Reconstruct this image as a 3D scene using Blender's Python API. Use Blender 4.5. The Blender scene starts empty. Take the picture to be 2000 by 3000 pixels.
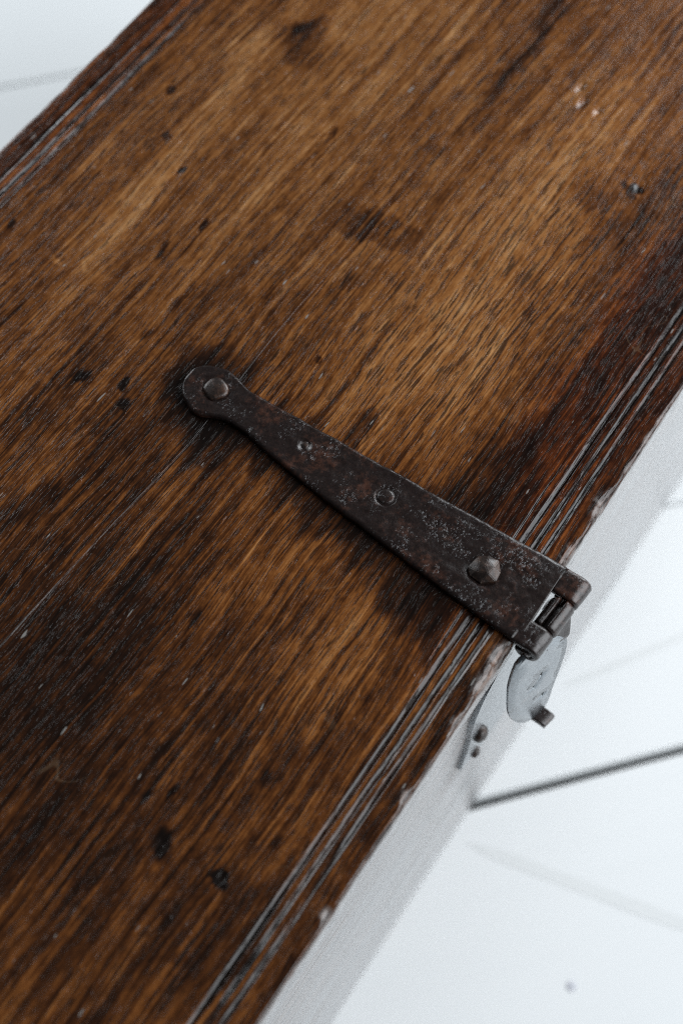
import bpy, bmesh, math, random
import numpy as np
from mathutils import Matrix, Vector

# ------------------------------------------------------------------ camera, world, light, exposure
SC = bpy.context.scene
COL = SC.collection
H = 0.45            # height of the lid's top above the floor
W = 0.418           # depth of the chest, front to back
R = Matrix(((0.55936734, -0.82888206, 0.0079194),
            (-0.73539496, -0.50064121, -0.45667564),
            (0.38249502, 0.24962555, -0.88959803)))          # world -> camera (x right, y down, z forward)
cam_d = bpy.data.cameras.new('camera')
cam = bpy.data.objects.new('camera', cam_d)
COL.objects.link(cam)
M = R.transposed()
rot = Matrix((M.col[0], -M.col[1], -M.col[2])).transposed()
cam.matrix_world = Matrix.Translation((-0.3026, -0.0736, 0.66 + H)) @ rot.to_4x4()
cam_d.sensor_fit = 'VERTICAL'
cam_d.sensor_height = 36.0
cam_d.sensor_width = 24.0
cam_d.lens = 50.0
cam_d.clip_start = 0.05
cam_d.clip_end = 50.0
cam_d.dof.use_dof = True
cam_d.dof.focus_distance = 0.748
cam_d.dof.aperture_fstop = 3.5
cam_d.dof.aperture_blades = 9
SC.camera = cam

wd = bpy.data.worlds.new('World')
SC.world = wd
wd.use_nodes = True
bg = wd.node_tree.nodes['Background']
bg.inputs[0].default_value = (0.80, 0.90, 1.0, 1)
bg.inputs[1].default_value = 0.06


def area(name, loc, target, sx, sy, power, color):
    d = bpy.data.lights.new(name, 'AREA')
    d.shape = 'RECTANGLE'
    d.size = sx
    d.size_y = sy
    d.energy = power
    d.color = color
    o = bpy.data.objects.new(name, d)
    COL.objects.link(o)
    o.location = loc
    o.rotation_euler = (Vector(target) - Vector(loc)).to_track_quat('-Z', 'Y').to_euler()
    return o


area('window_light', (0.75, -2.2, 1.65), (0.0, 0.1, 0.35), 2.4, 2.2, 105, (0.91, 0.96, 1.0))
area('side_window_light', (2.9, -0.3, 1.60), (0.1, 0.2, 0.3), 1.5, 1.8, 88, (0.90, 0.96, 1.0))
area('back_fill_light', (0.9, 3.1, 1.55), (0.3, 0.5, 0.2), 1.6, 1.4, 56, (0.90, 0.96, 1.0))  # added fill behind the chest to brighten the floor, no known window

SC.cycles.use_denoising = False
SC.cycles.filter_width = 1.0
SC.view_settings.view_transform = 'Standard'
SC.view_settings.look = 'None'
SC.view_settings.exposure = 0.0
SC.view_settings.gamma = 1.0

# ------------------------------------------------------------------ small helpers
rng = np.random.default_rng(7)
random.seed(7)


def noise1(x, scale, seed):
    r = np.random.default_rng(seed).random(4096) * 2 - 1
    t = np.asarray(x, float) * scale + 1000.0
    i = np.floor(t).astype(int)
    f = t - i
    f = f * f * (3 - 2 * f)
    return r[i % 4096] * (1 - f) + r[(i + 1) % 4096] * f


def noise2(x, y, sx, sy, seed):
    r = np.random.default_rng(seed).random((256, 256)) * 2 - 1
    tx = np.asarray(x, float) * sx + 500.0
    ty = np.asarray(y, float) * sy + 500.0
    i = np.floor(tx).astype(int)
    j = np.floor(ty).astype(int)
    f = tx - i
    g = ty - j
    f = f * f * (3 - 2 * f)
    g = g * g * (3 - 2 * g)
    i %= 256
    j %= 256
    i1 = (i + 1) % 256
    j1 = (j + 1) % 256
    return (r[i, j] * (1 - f) + r[i1, j] * f) * (1 - g) + (r[i, j1] * (1 - f) + r[i1, j1] * f) * g


def mesh_obj(name, verts, faces, mat, parent=None, loc=(0, 0, 0), smooth=True):
    me = bpy.data.meshes.new(name)
    me.from_pydata([tuple(v) for v in verts], [], [tuple(f) for f in faces])
    me.validate()
    bm = bmesh.new()
    bm.from_mesh(me)
    bmesh.ops.recalc_face_normals(bm, faces=bm.faces)
    bm.to_mesh(me)
    bm.free()
    me.materials.append(mat)
    me.polygons.foreach_set('use_smooth', [smooth] * len(me.polygons))
    o = bpy.data.objects.new(name, me)
    COL.objects.link(o)
    o.parent = parent
    o.location = loc
    return o


def bm_obj(name, bm, mat, parent=None, loc=(0, 0, 0), smooth=True):
    bmesh.ops.recalc_face_normals(bm, faces=bm.faces)
    me = bpy.data.meshes.new(name)
    bm.to_mesh(me)
    bm.free()
    me.materials.append(mat)
    me.polygons.foreach_set('use_smooth', [smooth] * len(me.polygons))
    o = bpy.data.objects.new(name, me)
    COL.objects.link(o)
    o.parent = parent
    o.location = loc
    return o


def tube_faces(n_st, n_ring, cap=True):
    """faces for n_st closed rings of n_ring points"""
    f = []
    for i in range(n_st - 1):
        a = i * n_ring
        b = a + n_ring
        for j in range(n_ring):
            k = (j + 1) % n_ring
            f.append((a + j, a + k, b + k, b + j))
    if cap:
        f.append(tuple(range(n_ring)))
        f.append(tuple(range((n_st - 1) * n_ring, n_st * n_ring)))
    return f


def box_board(name, lo, hi, mat, parent, loc, bevel=0.002, seg=2):
    bm = bmesh.new()
    bmesh.ops.create_cube(bm, size=1.0)
    for v in bm.verts:
        v.co = Vector([(lo[k] + hi[k]) / 2 + v.co[k] * (hi[k] - lo[k]) for k in range(3)])
    bmesh.ops.bevel(bm, geom=bm.edges[:], offset=bevel, segments=seg, profile=0.5, affect='EDGES')
    return bm_obj(name, bm, mat, parent, loc, smooth=False)


# ------------------------------------------------------------------ node helper
class NT:
    def __init__(self, name):
        self.mat = bpy.data.materials.new(name)
        self.mat.use_nodes = True
        self.t = self.mat.node_tree
        self.t.nodes.clear()
        self.out = self.t.nodes.new('ShaderNodeOutputMaterial')
        self.bsdf = self.t.nodes.new('ShaderNodeBsdfPrincipled')
        self.t.links.new(self.bsdf.outputs[0], self.out.inputs[0])
        self.co = self.t.nodes.new('ShaderNodeTexCoord').outputs['Object']

    def put(self, sock, v):
        if isinstance(v, bpy.types.NodeSocket):
            self.t.links.new(v, sock)
        elif v is not None:
            if isinstance(v, (tuple, list)) and len(v) == 3 and sock.type == 'RGBA':
                v = (*v, 1)
            sock.default_value = v

    def m(self, op, a, b=None, c=None, clamp=False):
        n = self.t.nodes.new('ShaderNodeMath')
        n.operation = op
        n.use_clamp = clamp
        for s, v in zip(n.inputs, (a, b, c)):
            self.put(s, v)
        return n.outputs[0]

    def vm(self, op, a, b=None):
        n = self.t.nodes.new('ShaderNodeVectorMath')
        n.operation = op
        self.put(n.inputs[0], a)
        if b is not None:
            self.put(n.inputs[1], b)
        return n.outputs['Value'] if op == 'LENGTH' else n.outputs[0]

    def noise(self, vec, scale, detail=3.0, rough=0.55, off=(0, 0, 0), dist=0.0):
        mp = self.t.nodes.new('ShaderNodeMapping')
        self.put(mp.inputs[0], vec)
        mp.inputs['Location'].default_value = off
        mp.inputs['Scale'].default_value = scale
        n = self.t.nodes.new('ShaderNodeTexNoise')
        self.t.links.new(mp.outputs[0], n.inputs['Vector'])
        n.inputs['Scale'].default_value = 1.0
        n.inputs['Detail'].default_value = detail
        n.inputs['Roughness'].default_value = rough
        n.inputs['Distortion'].default_value = dist
        return n.outputs[0]

    def voro(self, vec, scale, feature='F1', off=(0, 0, 0)):
        mp = self.t.nodes.new('ShaderNodeMapping')
        self.put(mp.inputs[0], vec)
        mp.inputs['Location'].default_value = off
        mp.inputs['Scale'].default_value = scale
        n = self.t.nodes.new('ShaderNodeTexVoronoi')
        n.feature = feature
        self.t.links.new(mp.outputs[0], n.inputs['Vector'])
        n.inputs['Scale'].default_value = 1.0
        return n.outputs[0]

    def rng(self, v, a, b, c=0.0, d=1.0, smooth=True):
        n = self.t.nodes.new('ShaderNodeMapRange')
        n.interpolation_type = 'SMOOTHSTEP' if smooth else 'LINEAR'
        n.clamp = True
        self.put(n.inputs[0], v)
        for k, q in enumerate((a, b, c, d)):
            self.put(n.inputs[k + 1], q)
        return n.outputs[0]

    def mix(self, fac, a, b, blend='MIX'):
        n = self.t.nodes.new('ShaderNodeMix')
        n.data_type = 'RGBA'
        n.blend_type = blend
        self.put(n.inputs[0], fac)
        self.put(n.inputs[6], a)
        self.put(n.inputs[7], b)
        return n.outputs[2]

    def ramp(self, v, stops):
        n = self.t.nodes.new('ShaderNodeValToRGB')
        e = n.color_ramp.elements
        while len(e) < len(stops):
            e.new(0.5)
        for k, (p, c) in enumerate(stops):
            e[k].position = p
            e[k].color = (*c, 1)
        self.put(n.inputs[0], v)
        return n.outputs[0]

    def sep(self, v):
        n = self.t.nodes.new('ShaderNodeSeparateXYZ')
        self.put(n.inputs[0], v)
        return n.outputs

    def comb(self, x, y, z):
        n = self.t.nodes.new('ShaderNodeCombineXYZ')
        for s, v in zip(n.inputs, (x, y, z)):
            self.put(s, v)
        return n.outputs[0]

    def blob(self, vec, c, r, ang=0.0, soft=0.5):
        """1 inside an ellipse (c, r in metres), falling to 0 at its rim"""
        mp = self.t.nodes.new('ShaderNodeMapping')
        mp.vector_type = 'TEXTURE'
        self.put(mp.inputs[0], vec)
        mp.inputs['Location'].default_value = (c[0], c[1], 0)
        mp.inputs['Rotation'].default_value = (0, 0, math.radians(ang))
        mp.inputs['Scale'].default_value = (r[0], r[1], 1e6)
        ln = self.vm('LENGTH', mp.outputs[0])
        return self.rng(ln, 1.0, 1.0 - soft)

    def bump(self, h, dist, strength=1.0, normal=None):
        n = self.t.nodes.new('ShaderNodeBump')
        n.inputs['Strength'].default_value = strength
        n.inputs['Distance'].default_value = dist
        self.put(n.inputs['Height'], h)
        if normal is not None:
            self.put(n.inputs['Normal'], normal)
        return n.outputs[0]

    def set(self, **k):
        for a, v in k.items():
            self.put(self.bsdf.inputs[a.replace('_', ' ')], v)


# ------------------------------------------------------------------ materials
def wood_lid():
    n = NT('aged_oak_lid')
    x, y, z = n.sep(n.co)
    # the grain wanders gently across the boards
    w1 = n.m('SUBTRACT', n.noise(n.co, (5, 9, 9), 2), 0.5)
    w2 = n.m('SUBTRACT', n.noise(n.co, (26, 45, 45), 2, off=(3, 1, 0)), 0.5)
    yw = n.m('ADD', y, n.m('ADD', n.m('MULTIPLY', w1, 0.016), n.m('MULTIPLY', w2, 0.0018)))
    P = n.comb(x, yw, z)
    fine = n.noise(P, (15, 1050, 400), 5, 0.70)
    med = n.noise(P, (5.0, 340, 120), 6, 0.66, off=(7, 2, 0))
    broad = n.noise(P, (3.5, 55, 30), 3, 0.55, off=(2, 9, 0))
    blot = n.noise(P, (18, 44, 40), 9, 0.74, off=(4, 4, 0))
    blot2 = n.noise(P, (90, 210, 150), 7, 0.74, off=(1, 8, 0))
    ring = n.noise(P, (2.0, 260, 60), 2, 0.5, off=(0, 5, 0))
    # pores: short dark dashes along the grain, crowded in the early wood
    pn = n.noise(P, (95, 1100, 300), 1.5, 0.5, off=(11, 3, 0))
    pore = n.rng(n.m('ADD', pn, n.m('MULTIPLY', n.m('SUBTRACT', ring, 0.5), 0.42)), 0.575, 0.625)
    att = n.t.nodes.new('ShaderNodeAttribute')
    att.attribute_name = 'stain_light'
    pdens = n.m('MULTIPLY_ADD', att.outputs['Alpha'], 0.10, -0.07)
    pn2 = n.noise(P, (40, 560, 150), 2, 0.5, off=(5, 13, 0))
    pore2 = n.rng(n.m('ADD', pn2, n.m('ADD', pdens, n.m('MULTIPLY', n.m('SUBTRACT', broad, 0.5), 0.40))), 0.63, 0.67)
    tone = n.m('MULTIPLY_ADD', n.m('SUBTRACT', med, 0.5), 1.05, 0.475)
    for src, k in ((fine, 0.95), (broad, 0.36), (blot, 0.56), (blot2, 0.70)):
        tone = n.m('MULTIPLY_ADD', n.m('SUBTRACT', src, 0.5), k, tone)

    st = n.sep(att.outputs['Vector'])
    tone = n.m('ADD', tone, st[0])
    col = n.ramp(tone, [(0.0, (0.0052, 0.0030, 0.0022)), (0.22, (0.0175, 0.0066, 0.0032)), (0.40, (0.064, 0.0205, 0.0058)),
                        (0.56, (0.160, 0.0540, 0.0130)), (0.74, (0.275, 0.110, 0.032)), (1.0, (0.44, 0.225, 0.090))])
    # redder finish where the polish is thick near the long edges
    red = n.m('MULTIPLY', st[1], 0.6)
    col = n.mix(red, col, n.mix(1.0, col, (1.05, 0.62, 0.55), 'MULTIPLY'))
    # greyer towards the back of the lid: surface sheen painted into the colour
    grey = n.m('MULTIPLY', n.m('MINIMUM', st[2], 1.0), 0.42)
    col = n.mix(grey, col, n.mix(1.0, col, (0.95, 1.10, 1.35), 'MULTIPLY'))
    # open growth-ring lines, broken into dashes
    ph = n.m('MULTIPLY_ADD', yw, 1750.0, n.m('MULTIPLY', n.noise(P, (5, 38, 30), 3, 0.6, off=(2, 2, 5)), 26.0))
    ln = n.rng(n.m('SINE', ph), 0.55, 0.85)
    dash = n.rng(n.noise(P, (62, 520, 200), 3, 0.65, off=(8, 3, 1)), 0.45, 0.54)
    lines = n.m('MULTIPLY', n.m('MULTIPLY', ln, dash), n.m('MULTIPLY_ADD', att.outputs['Alpha'], 0.85, 0.0))
    dark = n.m('MAXIMUM', n.m('MULTIPLY', pore, 0.62), n.m('MULTIPLY', pore2, 0.80))
    dark = n.m('MAXIMUM', dark, n.m('MULTIPLY', lines, 0.88))
    col = n.mix(dark, col, (0.010, 0.0055, 0.0035))
    col = n.mix(n.m('MULTIPLY', n.m('MULTIPLY', n.rng(st[2], 1.2, 1.8), n.rng(blot2, 0.42, 0.60)), 0.42), col, (0.30, 0.285, 0.275))  # painted pale highlight on the edge chips
    # hairline scratches
    for k, (a_, b_) in enumerate(((34, 30),)):
        sn = n.m('ABSOLUTE', n.m('SUBTRACT', n.noise(n.co, (a_, b_, 10), 1, 0.4, off=(3 + k, 7, k)), 0.5))
        sc_ = n.m('MULTIPLY', n.rng(sn, 0.0045, 0.0012), n.rng(n.noise(n.co, (22, 22, 10), 2, 0.5, off=(k, 1, 4)), 0.58, 0.66))
        col = n.mix(n.m('MULTIPLY', sc_, 0.16), col, (0.26, 0.17, 0.10))
    # pale flecks: grit in a few pores, and glints painted as colour
    fl = n.noise(P, (75, 400, 300), 1, 0.5, off=(21, 4, 0))
    fleck = n.rng(fl, 0.755, 0.785)
    col = n.mix(n.m('MULTIPLY', fleck, 0.7), col, (0.27, 0.265, 0.25))
    rough = n.m('MULTIPLY_ADD', blot2, 0.20, 0.09)
    rough = n.m('ADD', rough, n.m('MULTIPLY', dark, 0.25), clamp=True)
    hgt = n.m('MULTIPLY_ADD', pore, -0.35, n.m('MULTIPLY', fine, 0.16))
    hgt = n.m('MULTIPLY_ADD', pore2, -0.45, n.m('MULTIPLY_ADD', lines, -0.45, hgt))
    # small gouges along the grain that glint
    gl = n.rng(n.noise(P, (80, 480, 200), 2, 0.5, off=(31, 6, 0)), 0.685, 0.715)
    hgt = n.m('MULTIPLY_ADD', gl, -4.0, hgt)
    hgt = n.m('MULTIPLY_ADD', n.noise(P, (85, 190, 150), 3, 0.55, off=(1, 8, 0)), 0.8, hgt)
    hgt = n.m('MULTIPLY_ADD', med, 0.35, hgt)
    nb = n.bump(hgt, 0.00022, 0.6)
    nb = n.bump(n.noise(n.co, (45, 60, 60), 4, 0.6), 0.0018, 0.35, nb)
    n.set(Base_Color=col, Roughness=rough, Normal=nb, IOR=1.42, Specular_IOR_Level=n.m('MULTIPLY_ADD', dark, -0.42, 0.47))
    return n.mat


def wood_side():
    n = NT('aged_oak_side')
    w1 = n.m('SUBTRACT', n.noise(n.co, (6, 6, 14), 3), 0.5)
    x, y, z = n.sep(n.co)
    P = n.comb(x, y, n.m('MULTIPLY_ADD', w1, 0.02, z))
    med = n.noise(P, (9, 60, 240), 5, 0.62)
    fine = n.noise(P, (26, 200, 900), 3, 0.6, off=(3, 0, 0))
    blot = n.noise(P, (12, 20, 30), 5, 0.6, off=(0, 4, 2))
    t = n.m('MULTIPLY_ADD', n.m('SUBTRACT', med, 0.5), 0.8, 0.42)
    t = n.m('MULTIPLY_ADD', n.m('SUBTRACT', blot, 0.5), 0.7, t)
    t = n.m('MULTIPLY_ADD', n.m('SUBTRACT', fine, 0.5), 0.4, t)
    col = n.ramp(t, [(0.0, (0.008, 0.004, 0.003)), (0.35, (0.034, 0.014, 0.006)), (0.6, (0.075, 0.032, 0.012)), (1.0, (0.16, 0.080, 0.034))])
    # fine drying checks along the grain
    ck = n.rng(n.noise(P, (5, 40, 190), 3, 0.6, off=(9, 1, 1)), 0.645, 0.675)
    col = n.mix(ck, col, (0.006, 0.004, 0.003))
    ck2 = n.rng(n.noise(P, (12, 60, 160), 4, 0.65, off=(2, 7, 4)), 0.52, 0.68)
    h = n.m('MULTIPLY_ADD', ck, -2.0, n.m('ADD', n.m('MULTIPLY', med, 0.6), n.m('MULTIPLY', fine, 0.25)))
    n.set(Base_Color=col, Roughness=n.m('MULTIPLY_ADD', blot, 0.10, 0.16), Normal=n.bump(h, 0.0003, 0.20), IOR=2.0,
          Sheen_Weight=n.m('MULTIPLY_ADD', n.m('MAXIMUM', ck, n.m('MULTIPLY', ck2, 0.5)), -0.40, 0.42), Sheen_Roughness=0.30, Sheen_Tint=(0.93, 0.97, 1.0),
          Specular_IOR_Level=n.m('MULTIPLY_ADD', n.m('MAXIMUM', ck, n.m('MULTIPLY', ck2, 0.5)), -0.53, 0.55))
    return n.mat


def iron(name, rust=0.5, speck=1.0, rough0=0.27, metal=0.15, bare=(0.0160, 0.0086, 0.0070), rusty=(0.056, 0.0195, 0.0100), mott=0.5):
    n = NT(name)
    a = n.noise(n.co, (45, 45, 45), 5, 0.6)
    b = n.noise(n.co, (300, 300, 300), 4, 0.65, off=(3, 2, 1))
    c = n.noise(n.co, (820, 820, 820), 3, 0.6, off=(1, 7, 3))
    rm = n.rng(n.m('MULTIPLY_ADD', n.m('SUBTRACT', b, 0.5), 0.7, a), 0.58 - 0.16 * rust, 0.80 - 0.12 * rust)
    col = n.mix(rm, bare, rusty)
    col = n.mix(n.rng(c, 0.58, 0.42, 0.0, mott), col, n.mix(1.0, col, (0.30, 0.28, 0.28), 'MULTIPLY'))
    # small bare high spots that catch the light
    dens = n.rng(n.noise(n.co, (75, 75, 75), 4, 0.65, off=(9, 4, 2)), 0.44, 0.66)
    x, y, z = n.sep(n.co)
    dens = n.m('MULTIPLY', dens, n.rng(y, 0.20, 0.03, 0.55, 1.0))
    d = n.noise(n.co, (560, 760, 760), 4, 0.75, off=(5, 1, 8))
    spot = n.m('MULTIPLY', n.m('MULTIPLY', n.rng(d, 0.54, 0.72), dens), speck, clamp=True)
    col = n.mix(spot, col, (0.19, 0.195, 0.205))
    h = n.m('MULTIPLY_ADD', spot, 0.8, n.m('MULTIPLY_ADD', b, 0.55, n.m('MULTIPLY', c, 0.35)))
    nb = n.bump(h, 0.00040, 0.75 if speck > 0.2 else 0.07)
    met = n.m('MULTIPLY_ADD', rm, -0.7 * metal, metal)
    n.set(Base_Color=col, Metallic=n.m('MAXIMUM', met, spot), Roughness=n.m('MULTIPLY_ADD', b, 0.24, rough0 - 0.08), Normal=nb, IOR=1.55)
    return n.mat


def floor_paint():
    n = NT('white_floor_paint')
    g = n.noise(n.co, (4, 60, 30), 4, 0.55)
    d = n.noise(n.co, (3, 5, 5), 4, 0.6, off=(2, 3, 0))
    col = n.mix(n.m('MULTIPLY', n.rng(g, 0.45, 0.75), 0.10), (0.80, 0.815, 0.82), (0.70, 0.715, 0.72))
    col = n.mix(n.m('MULTIPLY', n.rng(d, 0.55, 0.75), 0.14), col, (0.70, 0.71, 0.70))
    n.set(Base_Color=col, Roughness=0.42, Normal=n.bump(g, 0.0008, 0.3), IOR=1.45)
    return n.mat


def plain(name, col, rough=0.7, k=0.25, s=40):
    n = NT(name)
    a = n.noise(n.co, (s, s, s), 4)
    c2 = tuple(v * (1 - k) for v in col)
    n.set(Base_Color=n.mix(a, col, c2), Roughness=rough)
    return n.mat


LID = wood_lid()
SIDE = wood_side()
IRON = iron('forged_iron_strap')
IRON2 = iron('forged_iron_hasp', 0.0, 0.0, 0.19, 0.95, (0.32, 0.345, 0.365), (0.25, 0.26, 0.27), 0.35)
RIVET = iron('rusty_rivet_iron', 1.2, 0.25, 0.34, 0.2, (0.022, 0.013, 0.010), (0.055, 0.024, 0.012))
FLOOR = floor_paint()
SUB = plain('dark_gap_fill', (0.035, 0.037, 0.034), 0.9)
SCUFF = plain('grey_scuff', (0.755, 0.77, 0.77), 0.6, 0.08, 90)

# ------------------------------------------------------------------ stains, wear, grime and painted light falloff on the lid (mm: centre, radii, angle, softness, tone)
BIG = [
    ((140, 130), (190, 70), 0, 0.8, 0.17), ((90, 118), (80, 40), 0, 0.8, 0.10), ((300, 125), (120, 60), 0, 0.9, 0.13),
    ((200, 290), (260, 130), 0, 0.9, 0.16), ((230, 150), (200, 80), 0, 0.9, 0.07), ((205, 340), (50, 14), 5, 0.7, 0.15), ((60, 325), (80, 40), 0, 0.9, 0.09),
    ((330, 260), (160, 80), 0, 0.9, 0.05), ((210, 155), (90, 30), 0, 0.9, 0.05),
    ((243, 316), (26, 27), 20, 0.7, -0.24), ((250, 325), (13, 7), 0, 0.7, -0.25), ((205, 318), (60, 18), 0, 0.9, -0.08),
    ((170, 40), (210, 27), -3, 0.7, -0.21), ((235, 100), (34, 26), 20, 0.8, -0.18), ((262, 60), (90, 26), 0, 0.8, -0.08),
    ((50, 47), (50, 22), 0, 0.8, -0.18), ((30, 60), (40, 20), 0, 0.8, -0.10),
    ((-140, 215), (150, 60), -3, 0.8, -0.14), ((-112, 248), (30, 17), -18, 0.6, -0.22), ((-150, 172), (120, 34), 0, 0.8, -0.15),
    ((-60, 232), (60, 34), 0, 0.9, -0.10), ((-230, 160), (160, 90), 0, 0.9, -0.13), ((-200, 90), (170, 120), 0, 0.9, -0.10), ((-230, 40), (70, 40), 0, 0.9, -0.09),  # staining here, deepened by painted falloff of the window light
    ((-95, 72), (70, 26), 0, 0.8, 0.13), ((-65, 112), (40, 34), 0, 0.8, 0.06), ((-170, 112), (60, 18), 0, 0.8, 0.07),
    ((-190, 62), (60, 18), 0, 0.8, 0.05), ((-262, 78), (60, 16), 0, 0.9, 0.02), ((-40, 42), (24, 24), 0, 0.7, -0.20),
    ((340, 200), (170, 9), 3, 0.9, -0.20), ((200, 200), (80, 8), 2, 0.9, -0.14),
    ((-50, 275), (70, 22), 0, 0.8, -0.08), ((5, 290), (90, 14), 3, 0.8, -0.05), ((75, 250), (90, 16), 3, 0.8, -0.09),
    ((0, 409), (900, 12), 0, 0.6, -0.14), ((0, 2), (900, 10), 0, 0.7, -0.19), ((150, 18), (170, 13), 0, 0.6, -0.12),
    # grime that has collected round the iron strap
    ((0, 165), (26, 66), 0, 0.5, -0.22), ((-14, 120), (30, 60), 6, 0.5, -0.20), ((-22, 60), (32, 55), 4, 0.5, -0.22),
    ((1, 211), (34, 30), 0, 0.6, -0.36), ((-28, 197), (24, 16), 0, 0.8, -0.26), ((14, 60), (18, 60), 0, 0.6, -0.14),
]
SMALL = [
    ((-31, 274), (6, 5), 0, 0.5, -0.35), ((-24, 252), (5, 4.5), 20, 0.4, -0.45), ((-31, 244), (5, 4), 0, 0.5, -0.4),
    ((-209, 83), (9, 6), 30, 0.7, -0.5), ((-206, 52), (5, 5), 45, 0.3, -0.55), ((-194, 105), (4, 3), 0, 0.6, -0.25),
    ((-187, 96), (7, 3), 0, 0.5, -0.3), ((261, 87), (5, 5), 0, 0.5, -0.55), ((256, 90), (10, 3), 60, 0.6, -0.3),
    ((53, 175), (2.6, 2.4), 0, 0.25, -0.30), ((32, 131), (15, 5.5), 3, -0.2, -0.25), ((165, 362), (6, 4), 0, 0.5, -0.3),
    ((132, 342), (4, 4), 0, 0.5, -0.25), ((115, 319), (4, 3), 30, 0.5, -0.5), ((31, 375), (4, 4), 0, 0.5, -0.3),
    ((145, 196), (13, 30), 9, -0.25, -0.17), ((140, 206), (9, 16), 5, -0.3, -0.07),
    ((-155, 60), (6, 3), 0, 0.8, -0.2), ((-180, 38), (6, 4), 0, 0.8, -0.2), ((-110, 140), (8, 3), 0, 0.6, -0.25),
    ((-235, 60), (6, 3), 0, 0.8, -0.2), ((-245, 48), (5, 3), 0, 0.8, -0.15), ((190, 260), (6, 3), 0, 0.5, -0.25),
    ((60, 292), (9, 2.5), 8, 0.6, -0.3), ((92, 283), (7, 2.5), 12, 0.5, -0.35), ((320, 300), (8, 4), 0, 0.6, -0.25),
    ((305, 60), (6, 4), 0, 0.6, -0.3), ((150, 95), (7, 4), 0, 0.6, -0.18), ((10, 262), (5, 3), 0, 0.6, -0.25),
    ((24, 338), (7, 2.5), 70, 0.8, 0.22), ((27, 321), (7, 2.5), 60, 0.8, 0.20), ((-4, 318), (30, 10), 0, 0.8, 0.08),
]


CHIPS = [(-0.127, 0.0045, 0.0045), (-0.193, 0.004, 0.0042), (-0.083, 0.007, 0.0030), (-0.056, 0.013, 0.0052), (-0.040, 0.008, 0.0066),
         (0.024, 0.012, 0.0042), (0.062, 0.011, 0.0050), (0.088, 0.005, 0.0020), (0.125, 0.03, 0.0012),
         (0.20, 0.02, 0.002), (-0.30, 0.01, 0.004), (0.36, 0.01, 0.004)]


def blob_np(x, y, c, r, ang, soft):
    ca, sa = math.cos(math.radians(ang)), math.sin(math.radians(ang))
    dx, dy = x - c[0] / 1000, y - c[1] / 1000
    qa, qb = np.abs(dx * ca + dy * sa) / (r[0] / 1000), np.abs(-dx * sa + dy * ca) / (r[1] / 1000)
    if soft < 0:                       # a negative softness marks a squarish stain
        soft = -soft
        q = (np.minimum(qa, 9) ** 6 + np.minimum(qb, 9) ** 6) ** (1 / 6)
    else:
        q = np.hypot(qa, qb)
    t = np.clip((1 - q) / soft, 0, 1)
    return t * t * (3 - 2 * t)


def stain_light_field(x, y):
    med = noise2(x, y, 12, 200, 101) * 0.6 + noise2(x, y, 30, 420, 102) * 0.4
    bl = noise2(x, y, 18, 45, 103) * 0.6 + noise2(x, y, 45, 110, 104) * 0.4
    b2 = noise2(x, y, 90, 200, 105) * 0.6 + noise2(x, y, 200, 400, 106) * 0.4
    lo = noise2(x, y, 28, 30, 107)
    fx = 0.014 * med + 0.016 * bl
    fy = 0.0035 * b2 + 0.008 * lo
    X, Y = x + fx, y + fy
    t = np.zeros_like(x)
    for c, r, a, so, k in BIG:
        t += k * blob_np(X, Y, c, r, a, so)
    X2, Y2 = x + 0.30 * fx + 0.0012 * b2, y + 0.30 * fy + 0.0014 * b2
    for c, r, a, so, k in SMALL:
        t += k * blob_np(X2, Y2, c, r, a, so)
    # dirt packed into the bottoms of the moulded grooves
    for yc in (0.0243, 0.0184, 0.0129, W - 0.0292, W - 0.0237, W - 0.0157):
        t -= 0.42 * np.clip(1.6 - np.abs(y - yc - 0.0003) / 0.0013, 0, 1) * (0.7 + 0.5 * noise1(x, 30, int(yc * 1e5)))
    red = np.maximum(blob_np(X, Y, (160, 30), (260, 45), 0, 0.6), 0.6 * blob_np(X, Y, (0, 405), (900, 22), 0, 0.5))
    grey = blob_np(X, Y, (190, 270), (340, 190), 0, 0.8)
    # window highlights on the chipped arris, painted as a pale tone
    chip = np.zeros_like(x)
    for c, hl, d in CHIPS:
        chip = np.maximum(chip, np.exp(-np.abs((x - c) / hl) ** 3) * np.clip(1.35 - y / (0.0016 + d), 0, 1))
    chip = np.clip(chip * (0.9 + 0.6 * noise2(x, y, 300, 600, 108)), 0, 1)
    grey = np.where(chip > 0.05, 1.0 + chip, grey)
    ln = np.maximum.reduce([blob_np(X, Y, (150, 125), (200, 85), 0, 0.6), 0.8 * blob_np(X, Y, (-100, 75), (120, 55), 0, 0.7),
                            0.6 * blob_np(X, Y, (-150, 180), (200, 60), 0, 0.8), 0.7 * blob_np(X, Y, (250, 240), (200, 60), 0, 0.8),
                            0.45 + 0.35 * bl + 0 * x])
    return t, red, grey, np.clip(ln, 0, 1)


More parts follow.
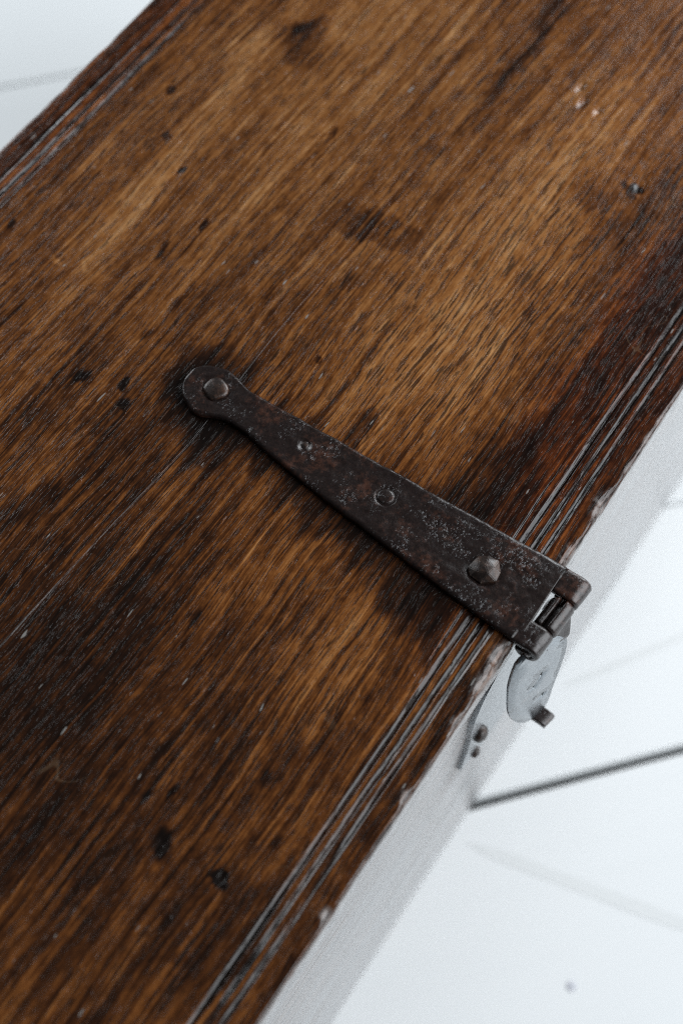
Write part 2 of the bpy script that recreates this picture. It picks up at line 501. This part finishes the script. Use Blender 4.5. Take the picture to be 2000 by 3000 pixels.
# ------------------------------------------------------------------ floor
floor = box_board('floor', (-2.6, -2.6, -0.06), (2.6, 2.6, -0.024), SUB, None, (0, 0, 0), 0.003, 1)
floor['kind'] = 'structure'
floor['label'] = 'white painted plank floor under the chest'
ANG = math.atan2(-0.120, 0.139)              # the planks run aslant to the chest
PW = 0.2112
fl_loc = Matrix.Rotation(ANG, 4, 'Z')
nrm = Vector((-math.sin(ANG), math.cos(ANG)))
seam0 = 0.0158                                 # offset of the open seam along the plank normal
lens = 2.5
for k in range(-11, 12):
    lo = seam0 + k * PW
    hi = lo + PW
    g0 = 0.0038 if k == 0 else 0.0010
    g1 = 0.0038 if k == -1 else 0.0010
    wv = 0.0006
    nst = 60
    V = []
    for i in range(nst + 1):
        s = -lens + 2 * lens * i / nst
        a = lo + g0 + wv * float(noise1(s, 5.0, 50 + k)) * (1 if k in (0,) else 0.2)
        b = hi - g1 + wv * float(noise1(s, 5.0, 90 + k)) * (1 if k in (-1,) else 0.2)
        e = 0.0014
        ring = [(a, -0.022), (a, -e), (a + e * 0.35, -e * 0.35), (a + e, 0.0), (b - e, 0.0), (b - e * 0.35, -e * 0.35), (b, -e), (b, -0.022)]
        V += [(s, q[0], q[1]) for q in ring]
    o = mesh_obj('plank', V, tube_faces(nst + 1, 8), FLOOR, floor, smooth=False)
    o.rotation_euler = (0, 0, ANG)


def scuff(p, q, wdt, name='scuff_mark'):
    """a worn grey streak in the paint, a thin film lying on the planks"""
    p, q = Vector(p), Vector(q)
    d = (q - p)
    L = d.length
    d.normalize()
    nn = Vector((-d.y, d.x))
    N = 40
    V, F = [], []
    for i in range(N + 1):
        t = i / N
        c = p + d * (L * t) + nn * 0.0
        hw = wdt * (0.9 + 0.1 * float(noise1(t, 5, 8))) * (1 - abs(2 * t - 1) ** 6) + 1e-4
        V += [(c.x + nn.x * hw, c.y + nn.y * hw, 0.00022), (c.x - nn.x * hw, c.y - nn.y * hw, 0.00022)]
        if i:
            F.append((2 * i - 2, 2 * i - 1, 2 * i + 1, 2 * i))
    return mesh_obj(name, V, F, SCUFF, floor)


scuff((-0.012, -0.006), (0.033, -0.20), 0.006)
scuff((0.142, -0.004), (0.27, -0.085), 0.003)


def disc_bm(r, h, seg=20, dome=0.0, wob=0.06, seed=1, rings=5):
    """a forged nail or rivet head: base at z=0, slightly uneven outline"""
    rr = np.random.default_rng(seed)
    ang = np.linspace(0, 2 * math.pi, seg, endpoint=False)
    k = 1 + wob * (rr.random(seg) - 0.5)
    k = (k + np.roll(k, 1)) / 2
    V = []
    F = []
    prof = [(1.0, -0.6 * h), (1.0, 0.30 * h), (0.93, 0.62 * h), (0.78, 0.80 * h)]
    for j in range(1, rings):
        u = 1 - j / rings
        prof.append((0.78 * u, 0.80 * h + (dome + 0.2 * h) * (1 - u * u)))
    for (q, zz) in prof:
        for i in range(seg):
            V.append((r * q * k[i] * math.cos(ang[i]), r * q * k[i] * math.sin(ang[i]), zz + 0.03 * h * (rr.random() - 0.5)))
    for a in range(len(prof) - 1):
        for i in range(seg):
            F.append((a * seg + i, a * seg + (i + 1) % seg, (a + 1) * seg + (i + 1) % seg, (a + 1) * seg + i))
    V.append((0, 0, h + dome))
    t = len(V) - 1
    a = (len(prof) - 1) * seg
    for i in range(seg):
        F.append((a + i, a + (i + 1) % seg, t))
    return V, F


PAINTED = plain('painted_nail', (0.62, 0.63, 0.68), 0.5)
V, F = disc_bm(0.0042, 0.0008, seed=3)
o = mesh_obj('nail_head', V, F, PAINTED, floor, (-0.060, -0.128, -0.0003))

# ------------------------------------------------------------------ the chest
chest = bpy.data.objects.new('wooden_chest', None)
COL.objects.link(chest)
chest.location = (0, W / 2, 0)
chest['label'] = 'old dark oak chest with grooved lid edges and iron strap hasp, on white floor'
chest['category'] = 'chest'
LOC = (0, -W / 2, H)            # part meshes are in lid coordinates: x along, y back from the front edge, z up from the lid top
X0, X1 = -0.60, 0.60
TH = 0.025

JX = np.array([-600, -169, -104, -47, -26, 16, 65, 110, 152, 235, 341, 600]) / 1000
JY = np.array([213, 209.7, 206.5, 202.5, 201.3, 203.3, 204.6, 203, 203, 206.5, 209, 210]) / 1000
xs = np.arange(X0, X1 + 1e-6, 0.0015)
joint = np.interp(xs, JX, JY)
ker = np.hanning(41)
ker /= ker.sum()
joint = np.convolve(np.pad(joint, 20, mode='edge'), ker, 'valid')


def groove(y, yc, depth, w_rear, w_front):
    t = y - yc
    a = np.clip(1 - t / w_rear, 0, 1) * (t >= 0)
    b = np.clip(1 + t / w_front, 0, 1) * (t < 0)
    s = a + b
    return -depth * np.where(s > 0, s, 0)


def lid_height(X, Y):
    z = 0.00025 * noise2(X, Y, 14, 22, 11) + 0.00010 * noise2(X, Y, 60, 110, 12)
    for yc, d, wr, wf, sd in ((0.0245, 0.0016, 0.0021, 0.0014, 21), (0.0186, 0.0013, 0.0017, 0.0014, 22), (0.0130, 0.0013, 0.0017, 0.0014, 23),
                              (W - 0.0290, 0.0017, 0.0019, 0.0013, 24), (W - 0.0235, 0.0017, 0.0019, 0.0013, 25), (W - 0.0155, 0.0009, 0.0015, 0.0016, 26)):
        yy = yc + 0.00035 * noise1(X, 28, sd) + 0.0006 * noise1(X, 5, sd + 20)
        dd = d * (0.85 + 0.35 * noise1(X, 16, sd + 40) + 0.15 * noise1(X, 70, sd + 60))
        z = z + groove(Y, yy, dd, wr, wf)
    # the narrow raised beads between the grooves are a touch lower than the field
    z = z - 0.00035 * ((Y > 0.0125) & (Y < 0.0245))
    # a thin split beside the inner groove, near the strap
    sp = 0.0297 + 0.0008 * noise1(X, 40, 61)
    on = np.clip(1 - np.abs(X) / 0.085, 0, 1) ** 0.5
    z = z - 0.0007 * np.clip(1 - np.abs(Y - sp) / 0.0006, 0, 1) * on
    # dents and old holes
    for cx, cy, r, d in ((-0.209, 0.083, 0.006, 0.002), (-0.206, 0.052, 0.0045, 0.002), (0.261, 0.087, 0.005, 0.0015), (0.115, 0.319, 0.0035, 0.0015),
                         (0.309, 0.154, 0.0028, 0.0036), (0.299, 0.147, 0.0030, 0.0040), (0.298, 0.136, 0.0026, 0.0034), (-0.031, 0.063, 0.0022, 0.0007),
                         (-0.194, 0.105, 0.003, 0.001), (0.066, 0.0225, 0.003, 0.0009), (0.103, 0.221, 0.0035, 0.001), (0.095, 0.198, 0.004, 0.0009),
                         (-0.133, 0.181, 0.005, 0.0008), (-0.098, 0.13, 0.003, 0.0008), (-0.16, 0.12, 0.003, 0.0008)):
        q = ((X - cx) / (r * 1.7)) ** 2 + ((Y - cy) / (r * 0.8)) ** 2
        z = z - 0.6 * d * np.exp(-q * 1.6) * (1 + 0.5 * noise2(X, Y, 500, 700, 55))
    return z


def lid_board(name, front):
    rings = []
    nx = len(xs)
    opening = np.interp(xs, [-0.6, -0.18, -0.02, 0.03, 0.12, 0.6], [0.7, 0.8, 1.0, 0.45, 0.12, 0.12])
    gap = 0.00002 + 0.00020 * np.clip(noise1(xs, 14, 71) + 0.1, 0, 1) * opening
    jz = (0.00006 + 0.00030 * opening) * (0.45 + 0.55 * np.clip(noise1(xs, 22, 72) + 0.2, 0, 1))
    if front:
        r = 0.0015 + 0.0002 * noise1(xs, 60, 31) + 0.0004 * noise1(xs, 14, 32)
        for c, hl, d in CHIPS:
            r = r + 0.75 * d * np.exp(-np.abs((xs - c) / hl) ** 2.5) * (0.9 + 0.2 * noise1(xs, 160, 33))
        e = 0.00015 * noise1(xs, 40, 34) + 0.0004 * noise1(xs, 9, 35)
        cols = []
        cols.append((e + 0.0008, np.full(nx, -TH)))
        for q in (-0.021, -0.016, -0.0115):
            cols.append((e + 0.0003 * noise1(xs, 120, int(-q * 1e5)), np.full(nx, q)))
        for a in np.linspace(0, 1, 7):
            th = a * math.pi / 2
            # worn corner: between a round and a flat chamfer
            cy = r * (1 - math.cos(th)) * 0.6 + r * a * 0.4
            cz = -r * (1 - math.sin(th)) * 0.6 - r * (1 - a) * 0.4
            cols.append((e + cy + (0.00004 + 0.05 * (r - 0.0012)) * noise1(xs, 420, 80 + int(a * 10)), cz + (0.00004 + 0.05 * (r - 0.0012)) * noise1(xs, 420, 90 + int(a * 10))))
        ys = np.concatenate([np.linspace(0.0105, 0.0320, 66), np.linspace(0.0332, 0.198, 160)])
        # the field before y=10.5 mm starts where the worn corner ends
        for t in (0.35, 0.7):
            yy = (e + r) * (1 - t) + 0.0105 * t
            cols.append((yy, lid_height(xs, yy) * t))
        for yv in ys:
            yy = np.full(nx, yv)
            cols.append((yy, lid_height(xs, yy)))
        for t, dz in ((0.6, 0.0), (0.985, -0.00003)):
            yy = 0.198 + (joint - gap - 0.0008 - 0.198) * t
            cols.append((yy, lid_height(xs, yy) + dz))
        cols.append((joint - gap - 0.0003, -0.25 * jz))
        cols.append((joint - gap, -jz))
        cols.append((joint - gap, -TH + 0 * xs))
    else:
        cols = [(joint + gap, -TH + 0 * xs), (joint + gap, -jz), (joint + gap + 0.0003, -0.2 * jz)]
        for t in (0.02, 0.4):
            yy = (joint + gap + 0.0008) * (1 - t) + 0.222 * t
            cols.append((yy, lid_height(xs, yy)))
        e = 0.00015 * noise1(xs, 40, 44) + 0.0005 * noise1(xs, 11, 45)
        for c in (0.105, 0.128, 0.172, 0.06):
            e = e - 0.0007 * np.exp(-((xs - c) / 0.006) ** 2)
        r = 0.0025 + 0.0006 * noise1(xs, 50, 46)
        for yv in np.concatenate([np.linspace(0.222, W - 0.034, 156), np.linspace(W - 0.0325, W - 0.0095, 60)]):
            yy = np.full(nx, yv)
            cols.append((yy, lid_height(xs, yy)))
        for a in np.linspace(1, 0, 6):
            th = a * math.pi / 2
            cols.append((W + e - r * (1 - math.cos(th)), -r * (1 - math.sin(th))))
        cols.append((W + e, np.full(nx, -TH)))
    Y = np.stack([c[0] for c in cols], 1)
    Z = np.stack([c[1] for c in cols], 1)
    nr = Y.shape[1]
    Vv = np.empty((nx, nr, 3))
    Vv[:, :, 0] = xs[:, None]
    Vv[:, :, 1] = Y
    Vv[:, :, 2] = Z
    o = mesh_obj(name, Vv.reshape(-1, 3).tolist(), tube_faces(nx, nr), LID, chest, LOC)
    co = np.empty(len(o.data.vertices) * 3, np.float32)
    o.data.vertices.foreach_get('co', co)
    co = co.reshape(-1, 3).astype(float)
    ca = np.ones((len(co), 4), np.float32)
    ca[:, 0], ca[:, 1], ca[:, 2], ca[:, 3] = stain_light_field(co[:, 0], co[:, 1])
    o.data.materials.append(SIDE)
    nrm_ = np.empty(len(o.data.polygons) * 3, np.float32)
    o.data.polygons.foreach_get('normal', nrm_)
    nrm_ = nrm_.reshape(-1, 3)
    o.data.polygons.foreach_set('material_index', (np.abs(nrm_[:, 2]) < 0.12).astype(np.int32))
    at = o.data.attributes.new('stain_light', 'FLOAT_COLOR', 'POINT')
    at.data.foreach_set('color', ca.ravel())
    return o


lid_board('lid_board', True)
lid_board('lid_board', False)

FY = 0.006                       # the front board stands back a little under the lid
zt, zb = -TH - 0.0015, -H
box_board('front_board', (X0 + 0.02, FY, zb), (X1 - 0.02, FY + 0.022, zt), SIDE, chest, LOC, 0.0015)
box_board('back_board', (X0 + 0.02, W - 0.028, zb), (X1 - 0.02, W - 0.006, zt), SIDE, chest, LOC, 0.0015)
for s in (X0 + 0.0205, X1 - 0.0425):
    box_board('end_board', (s, FY + 0.0225, zb + 0.001), (s + 0.022, W - 0.0285, zt), SIDE, chest, LOC, 0.0015)
box_board('bottom_board', (X0 + 0.043, FY + 0.023, zb + 0.03), (X1 - 0.043, W - 0.029, zb + 0.048), SIDE, chest, LOC, 0.001)

# ------------------------------------------------------------------ the iron strap of the hasp
ST_T = 0.0040
yl = np.array([217, 213, 210.6, 206, 203.6, 198, 191.5, 177, 161, 138, 110.5, 65.4, 21.8, 0.4, -12])
xl = np.array([-12.4, -14.6, -15.2, -14.6, -13.4, -10.4, -8.4, -10, -13.0, -16.8, -20.2, -25.0, -29.6, -31.4, -32.6])
yr = np.array([217, 212.7, 209, 205, 199.4, 193, 164.6, 134.5, 106, 71, 30, -3.7, -12])
xr = np.array([15.4, 17.2, 17.4, 16.6, 14.4, 13.0, 13.6, 14.6, 15.0, 16.1, 17.0, 18.0, 18.0])
y_tip = 227.0


def smooth_interp(v, xa, ya):
    o = np.argsort(xa)
    fine = np.linspace(-12, 217, 600)
    q = np.interp(fine, xa[o], ya[o])
    k = np.hanning(25)
    k /= k.sum()
    q = np.convolve(np.pad(q, 12, mode='edge'), k, 'valid')
    return np.interp(v, fine, q)


def strap_lr(yv):
    L = smooth_interp(min(yv, 217), yl, xl)
    Rr = smooth_interp(min(yv, 217), yr, xr)
    if yv > 212:
        t = (yv - 212) / (y_tip - 212)
        c = 4.0
        k = math.sqrt(max(0.0, 1 - t ** 2.4))
        L = c + (L - c) * k
        Rr = c + (Rr - c) * k
    return L, Rr


ysv = np.concatenate([y_tip - 15 * (np.linspace(0.0, 1, 26)[1:] ** 2), np.arange(211.2, -1.9, -0.8), [-2.0]])
V = []
U = np.concatenate([[0.0], np.linspace(0.0, 1.0, 49), [1.0]])
RIV = [(3.0, 208.9), (1.3, 148.7), (-0.2, 96.4), (-7.2, 31.8)]
ring_n = 0
for yv in ysv:
    a, b = strap_lr(yv)
    wob = 0.25 * float(noise1(yv, 0.12, 5)) + 0.15 * float(noise1(yv, 0.5, 6))
    wob2 = 0.25 * float(noise1(yv, 0.10, 7)) + 0.15 * float(noise1(yv, 0.45, 8))
    a += wob
    b += wob2
    n_u = 46
    us = np.linspace(0, 1, n_u)
    px = a + (b - a) * us
    edge = np.minimum(px - a, b - px)
    edge = np.minimum(edge, (y_tip - yv) * 1.2)
    zz = ST_T * 1000 - 1.1 * np.clip(1 - edge / 1.7, 0, 1) ** 2
    zz = zz + 0.38 * noise2(px, np.full(n_u, yv), 0.11, 0.08, 3) + 0.16 * noise2(px, np.full(n_u, yv), 0.35, 0.3, 4)
    for (cx, cy), rr, d in zip(RIV, (9.6, 4.0, 5.0, 11.5), (0.6, 2.2, 0.0, 0.6)):
        q = np.hypot(px - cx, yv - cy)
        if d:
            zz = zz - d * np.clip((rr - q) / (1.2 if rr < 4 else 4.0), 0, 1)
        else:
            zz = zz - 0.95 * np.clip(1 - np.abs(q - rr) / 0.9, 0, 1)
    if yv < 14:                              # flattened towards the knuckles
        zz = zz - 0.15
    ring = [(px[i], yv, zz[i]) for i in range(n_u)]
    ring += [(b + 0.1, yv, 1.4), (b, yv, 0.15), (a, yv, 0.15), (a - 0.1, yv, 1.4)]
    ring_n = len(ring)
    V += ring
V = [(p[0] / 1000, p[1] / 1000, p[2] / 1000 + 0.0004) for p in V]
F = tube_faces(len(ysv), ring_n)


SKEW = -0.075                    # the knuckles sit slightly askew to the lid edge


def curl(x0, x1, y_start, turn, r, zc, yc, thick, seed, nu=14, tail=None):
    """a strip whose end is rolled into a barrel round the pin: returns verts, faces (mm)"""
    path = []
    if y_start is not None:
        for t in np.linspace(0, 1, 6):
            path.append((y_start + (yc - y_start) * t, zc + r, 0.0, 1.0))
    for a in np.linspace(0, turn, 34)[1:]:
        path.append((yc - r * math.sin(a), zc + r * math.cos(a), -math.sin(a), math.cos(a)))
    if tail:
        path = tail + path
    vs = []
    for k, (py, pz, ny, nz) in enumerate(path):
        top, bot = [], []
        for i in range(nu):
            u = i / (nu - 1)
            xx = x0 + (x1 - x0) * u
            ed = min(u, 1 - u) * abs(x1 - x0)
            rd = 0.7 * max(0, 1 - ed / 1.3) ** 2
            nn = 0.18 * float(noise2(xx, k * 1.0, 0.25, 0.22, seed)) - rd
            hy = SKEW * xx
            top.append((xx, py + ny * (thick / 2 + nn) + hy, pz + nz * (thick / 2 + nn)))
            bot.append((xx, py - ny * (thick / 2) + hy, pz - nz * (thick / 2)))
        vs += top + bot[::-1]
    return vs, tube_faces(len(path), 2 * nu)


def append(V, F, vs, fs):
    b = len(V)
    V += [(p[0] / 1000, p[1] / 1000, p[2] / 1000 + 0.0004) for p in vs]
    F += [tuple(i + b for i in f) for f in fs]


BY, BZ, BR = -10.2, -2.9, 5.0
for (a, b, sd) in ((-32.0, -17.4, 41), (2.6, 17.6, 42)):
    vs, fs = curl(a, b, -0.5, 4.6, BR, BZ, BY, 3.4, sd)
    append(V, F, vs, fs)
strap = mesh_obj('hasp_strap', V, F, IRON, chest, LOC)

top = 0.0042
v, f = disc_bm(0.0068, 0.0024, 18, 0.0001, 0.30, 5)
mesh_obj('rivet', v, f, RIVET, strap, (0.0030, 0.2089, top - 0.0004))
v, f = disc_bm(0.0031, 0.0012, 12, 0.0004, 0.30, 6, 3)
o = mesh_obj('nail', v, f, RIVET, strap, (0.0016, 0.1488, top - 0.0020))
o.rotation_euler = (0.22, -0.25, 0)
v, f = disc_bm(0.0044, 0.0007, 13, 0.0001, 0.22, 8, 4)
mesh_obj('nail', v, f, IRON, strap, (-0.0002, 0.0964, top - 0.0001))
# the big rose-headed nail by the knuckle: a hammered, faceted head
bm = bmesh.new()
rr = random.Random(4)
rim0 = []
rim1 = []
for i in range(8):
    a = i * math.pi / 4 + 0.35 + rr.uniform(-0.12, 0.12)
    q = 0.0086 * rr.uniform(0.93, 1.06)
    rim0.append(bm.verts.new((q * math.cos(a), q * math.sin(a), -0.0012)))
    rim1.append(bm.verts.new((q * 0.97 * math.cos(a), q * 0.97 * math.sin(a), 0.0013 + rr.uniform(-0.0003, 0.0003))))
ridge = [bm.verts.new(p) for p in ((-0.0040, 0.0022, 0.0036), (0.0010, 0.0045, 0.0034), (0.0046, 0.0012, 0.0037), (0.0024, -0.0036, 0.0034), (-0.0022, -0.0030, 0.0039), (0.0004, 0.0004, 0.0042))]
for i in range(8):
    j = (i + 1) % 8
    bm.faces.new((rim0[i], rim0[j], rim1[j], rim1[i]))
hull = bmesh.ops.convex_hull(bm, input=rim1 + ridge)
bmesh.ops.remove_doubles(bm, verts=bm.verts, dist=1e-6)
bmesh.ops.bevel(bm, geom=[e for e in bm.edges if e.calc_length() > 0.001], offset=0.00035, segments=2, affect='EDGES')
bm_obj('rose_head_nail', bm, RIVET, strap, (-0.0072, 0.0318, top - 0.0002), smooth=False)

# the pin
bm = bmesh.new()
bmesh.ops.create_cone(bm, cap_ends=True, segments=20, radius1=0.0030, radius2=0.0028, depth=0.0505)
bmesh.ops.rotate(bm, verts=bm.verts, matrix=Matrix.Rotation(math.pi / 2, 3, 'Y'))
bmesh.ops.bevel(bm, geom=[e for e in bm.edges if len(e.link_faces) == 2 and e.calc_face_angle(0) > 1], offset=0.0006, segments=2, affect='EDGES')
o = bm_obj('hinge_pin', bm, IRON, strap, (-0.0072, BY / 1000 - SKEW * 0.0072 * -1 * -1, BZ / 1000 + 0.0004))
o.location[1] = (BY + SKEW * -7.2) / 1000
o.rotation_euler = (0, 0, math.atan(SKEW))

# ------------------------------------------------------------------ the hanging leaf of the hasp
# its plane stands slightly twisted: y = k - s*(x+33) + t*z
S_, K_, T_ = 0.35, -8.0, 0.06


def leaf_y(xm, zm):
    return K_ - S_ * (xm + 33) + T_ * zm + 0.35 * float(noise2(xm, zm, 0.06, 0.05, 77))


outline = [(-8.5, -15), (-4.0, -22), (-2.6, -38), (-3.2, -50), (-4.2, -63), (-6.0, -80), (-7.4, -96), (-8.2, -104), (-9.6, -112), (-13.0, -116.5), (-19, -117),
           (-24, -112.5), (-28, -105.5), (-31.6, -97), (-34, -88), (-36, -78), (-37.2, -68), (-38.2, -52), (-38.8, -36), (-38.4, -20), (-36, -8), (-28, -5.5), (-16, -5.0)]


def chaikin(p, n=2):
    for _ in range(n):
        q = []
        for i in range(len(p)):
            a, b = p[i], p[(i + 1) % len(p)]
            q += [(a[0] * .75 + b[0] * .25, a[1] * .75 + b[1] * .25), (a[0] * .25 + b[0] * .75, a[1] * .25 + b[1] * .75)]
        p = q
    return p


poly = chaikin(outline, 1)
holes = [((-18.0, -49), 1.6), ((-22.3, -59.5), 1.1), ((-14.2, -83), 1.7)]
bm = bmesh.new()
edges = []


def loop(pts):
    vs = [bm.verts.new((p[0] / 1000, 0, p[1] / 1000)) for p in pts]
    for i in range(len(vs)):
        edges.append(bm.edges.new((vs[i], vs[(i + 1) % len(vs)])))


loop(poly)
for (cx, cz), r in holes:
    loop([(cx + r * math.cos(a) * 0.8, cz + 1.6 * r * math.sin(a)) for a in np.linspace(0, 2 * math.pi, 10, endpoint=False)])
bmesh.ops.triangle_fill(bm, use_beauty=True, use_dissolve=False, edges=edges)
bmesh.ops.subdivide_edges(bm, edges=[e for e in bm.edges if e.calc_length() > 0.012], cuts=2)
bmesh.ops.triangulate(bm, faces=bm.faces)
ext = bmesh.ops.extrude_face_region(bm, geom=bm.faces[:])
back = [g for g in ext['geom'] if isinstance(g, bmesh.types.BMVert)]
bset = set(back)
for vv in bm.verts:
    vv.co.y = leaf_y(vv.co.x * 1000, vv.co.z * 1000) / 1000 + (0.0028 if vv in bset else 0.0)
bmesh.ops.recalc_face_normals(bm, faces=bm.faces)
def near_hole(e):
    q = (e.verts[0].co + e.verts[1].co) / 2 * 1000
    return any(math.hypot(q.x - c[0], q.z - c[1]) < r * 2.2 for c, r in holes)


sharp = [e for e in bm.edges if len(e.link_faces) == 2 and e.calc_face_angle(0) > 1.0 and not near_hole(e)]
bmesh.ops.bevel(bm, geom=sharp, offset=0.0004, segments=2, affect='EDGES')
hasp = bm_obj('hasp_leaf', bm, IRON2, chest, LOC)
hasp.data.polygons.foreach_set('use_smooth', [True] * len(hasp.data.polygons))
for e in hasp.data.edges:
    pass

# added dark plugs that stand in for the shade inside its three old holes
for k, ((cx, cz), r) in enumerate(holes):
    v, f = disc_bm(0.00075 * r, 0.0010, 9, 0.0, 0.25, 60 + k, 3)
    v = [(p[0], p[1] * 1.6 / 0.8 * 0.95, p[2]) for p in v]
    o = mesh_obj('nail', v, f, SUB, hasp, (cx / 1000, leaf_y(cx, cz) / 1000 + 0.0011, cz / 1000))
    o.rotation_euler = (math.pi / 2, 0, -math.atan(S_))

# its knuckle, rolled round the pin and running down into the leaf
tail = []
vs, fs = curl(-16.6, 1.9, None, 2 * math.pi * 0.93, BR, BZ, BY, 3.4, 43)
V, F = [], []
append(V, F, vs, fs)
neck = []
for t in np.linspace(0, 1, 8):
    zz = BZ - BR * 0.4 - t * 16
    row = []
    for i in range(10):
        u = i / 9
        xx = -16.0 + 17.4 * u * (1 - 0.25 * t) - 1.5 * t
        y_b = BY - BR * 0.75 + SKEW * xx
        y_l = leaf_y(xx, zz) + 1.2
        yy = y_b + (y_l - y_b) * min(1, t * 1.2)
        row.append((xx, yy - 1.2, zz))
    neck += row + [(p[0], p[1] + 2.4, p[2]) for p in row[::-1]]
append(V, F, neck, tube_faces(8, 20))
mesh_obj('knuckle', V, F, IRON, hasp)

# the lift tab curling out of the foot of the leaf
V, F = [], []
tv = []
for k in range(12):
    t = k / 11
    a = t * 1.3
    out = 8.5 * math.sin(a) / math.sin(1.3)
    dn = 3.2 * (1 - math.cos(a))
    hw = 4.9 - 0.4 * t
    hh = 2.1
    cx, cz = -12.5, -118.5
    cy = leaf_y(cx, cz) + 1.5
    for (sx, sz) in ((-1, -0.7), (-0.85, -1), (0.85, -1), (1, -0.7), (1, 0.7), (0.85, 1), (-0.85, 1), (-1, 0.7)):
        tv.append((cx + sx * hw, cy - out + sx * hw * -0.2, cz - dn + sz * hh))
append(V, F, tv, tube_faces(12, 8))
mesh_obj('lift_tab', V, F, IRON, hasp, smooth=False)

# ------------------------------------------------------------------ the lock plate on the front board
pl = [(-48, -93), (-45.5, -80), (-40, -64), (-30, -52), (-18, -46), (0, -44), (20, -46), (34, -60), (40, -80), (42, -110), (40, -150), (46, -182),
      (20, -196), (0, -204), (-22, -199), (-48.5, -176), (-45.5, -150), (-45, -128), (-47, -110)]
bm = bmesh.new()
vs = [bm.verts.new((p[0] / 1000, FY + 0.0003, p[1] / 1000)) for p in pl]
fc = bm.faces.new(vs)
ext = bmesh.ops.extrude_face_region(bm, geom=[fc])
for g in ext['geom']:
    if isinstance(g, bmesh.types.BMVert):
        g.co.y = 0.0032
bmesh.ops.recalc_face_normals(bm, faces=bm.faces)
sharp = [e for e in bm.edges if e.calc_face_angle(0) > 1.0]
bmesh.ops.bevel(bm, geom=sharp, offset=0.0004, segments=2, affect='EDGES')
lock = bm_obj('lock_plate', bm, IRON2, chest, LOC, smooth=False)
for i, (xx, zz, r) in enumerate(((-33, -143, 0.0062), (-30, -186, 0.0040), (33, -143, 0.006), (30, -75, 0.005))):
    v, f = disc_bm(r, 0.0042 if i == 0 else 0.0022, 10, 0.0008, 0.2, 20 + i, 3)
    o = mesh_obj('nail', v, f, RIVET, lock, (xx / 1000, 0.0031, zz / 1000))
    o.rotation_euler = (math.pi / 2, 0, 0.3 * i)
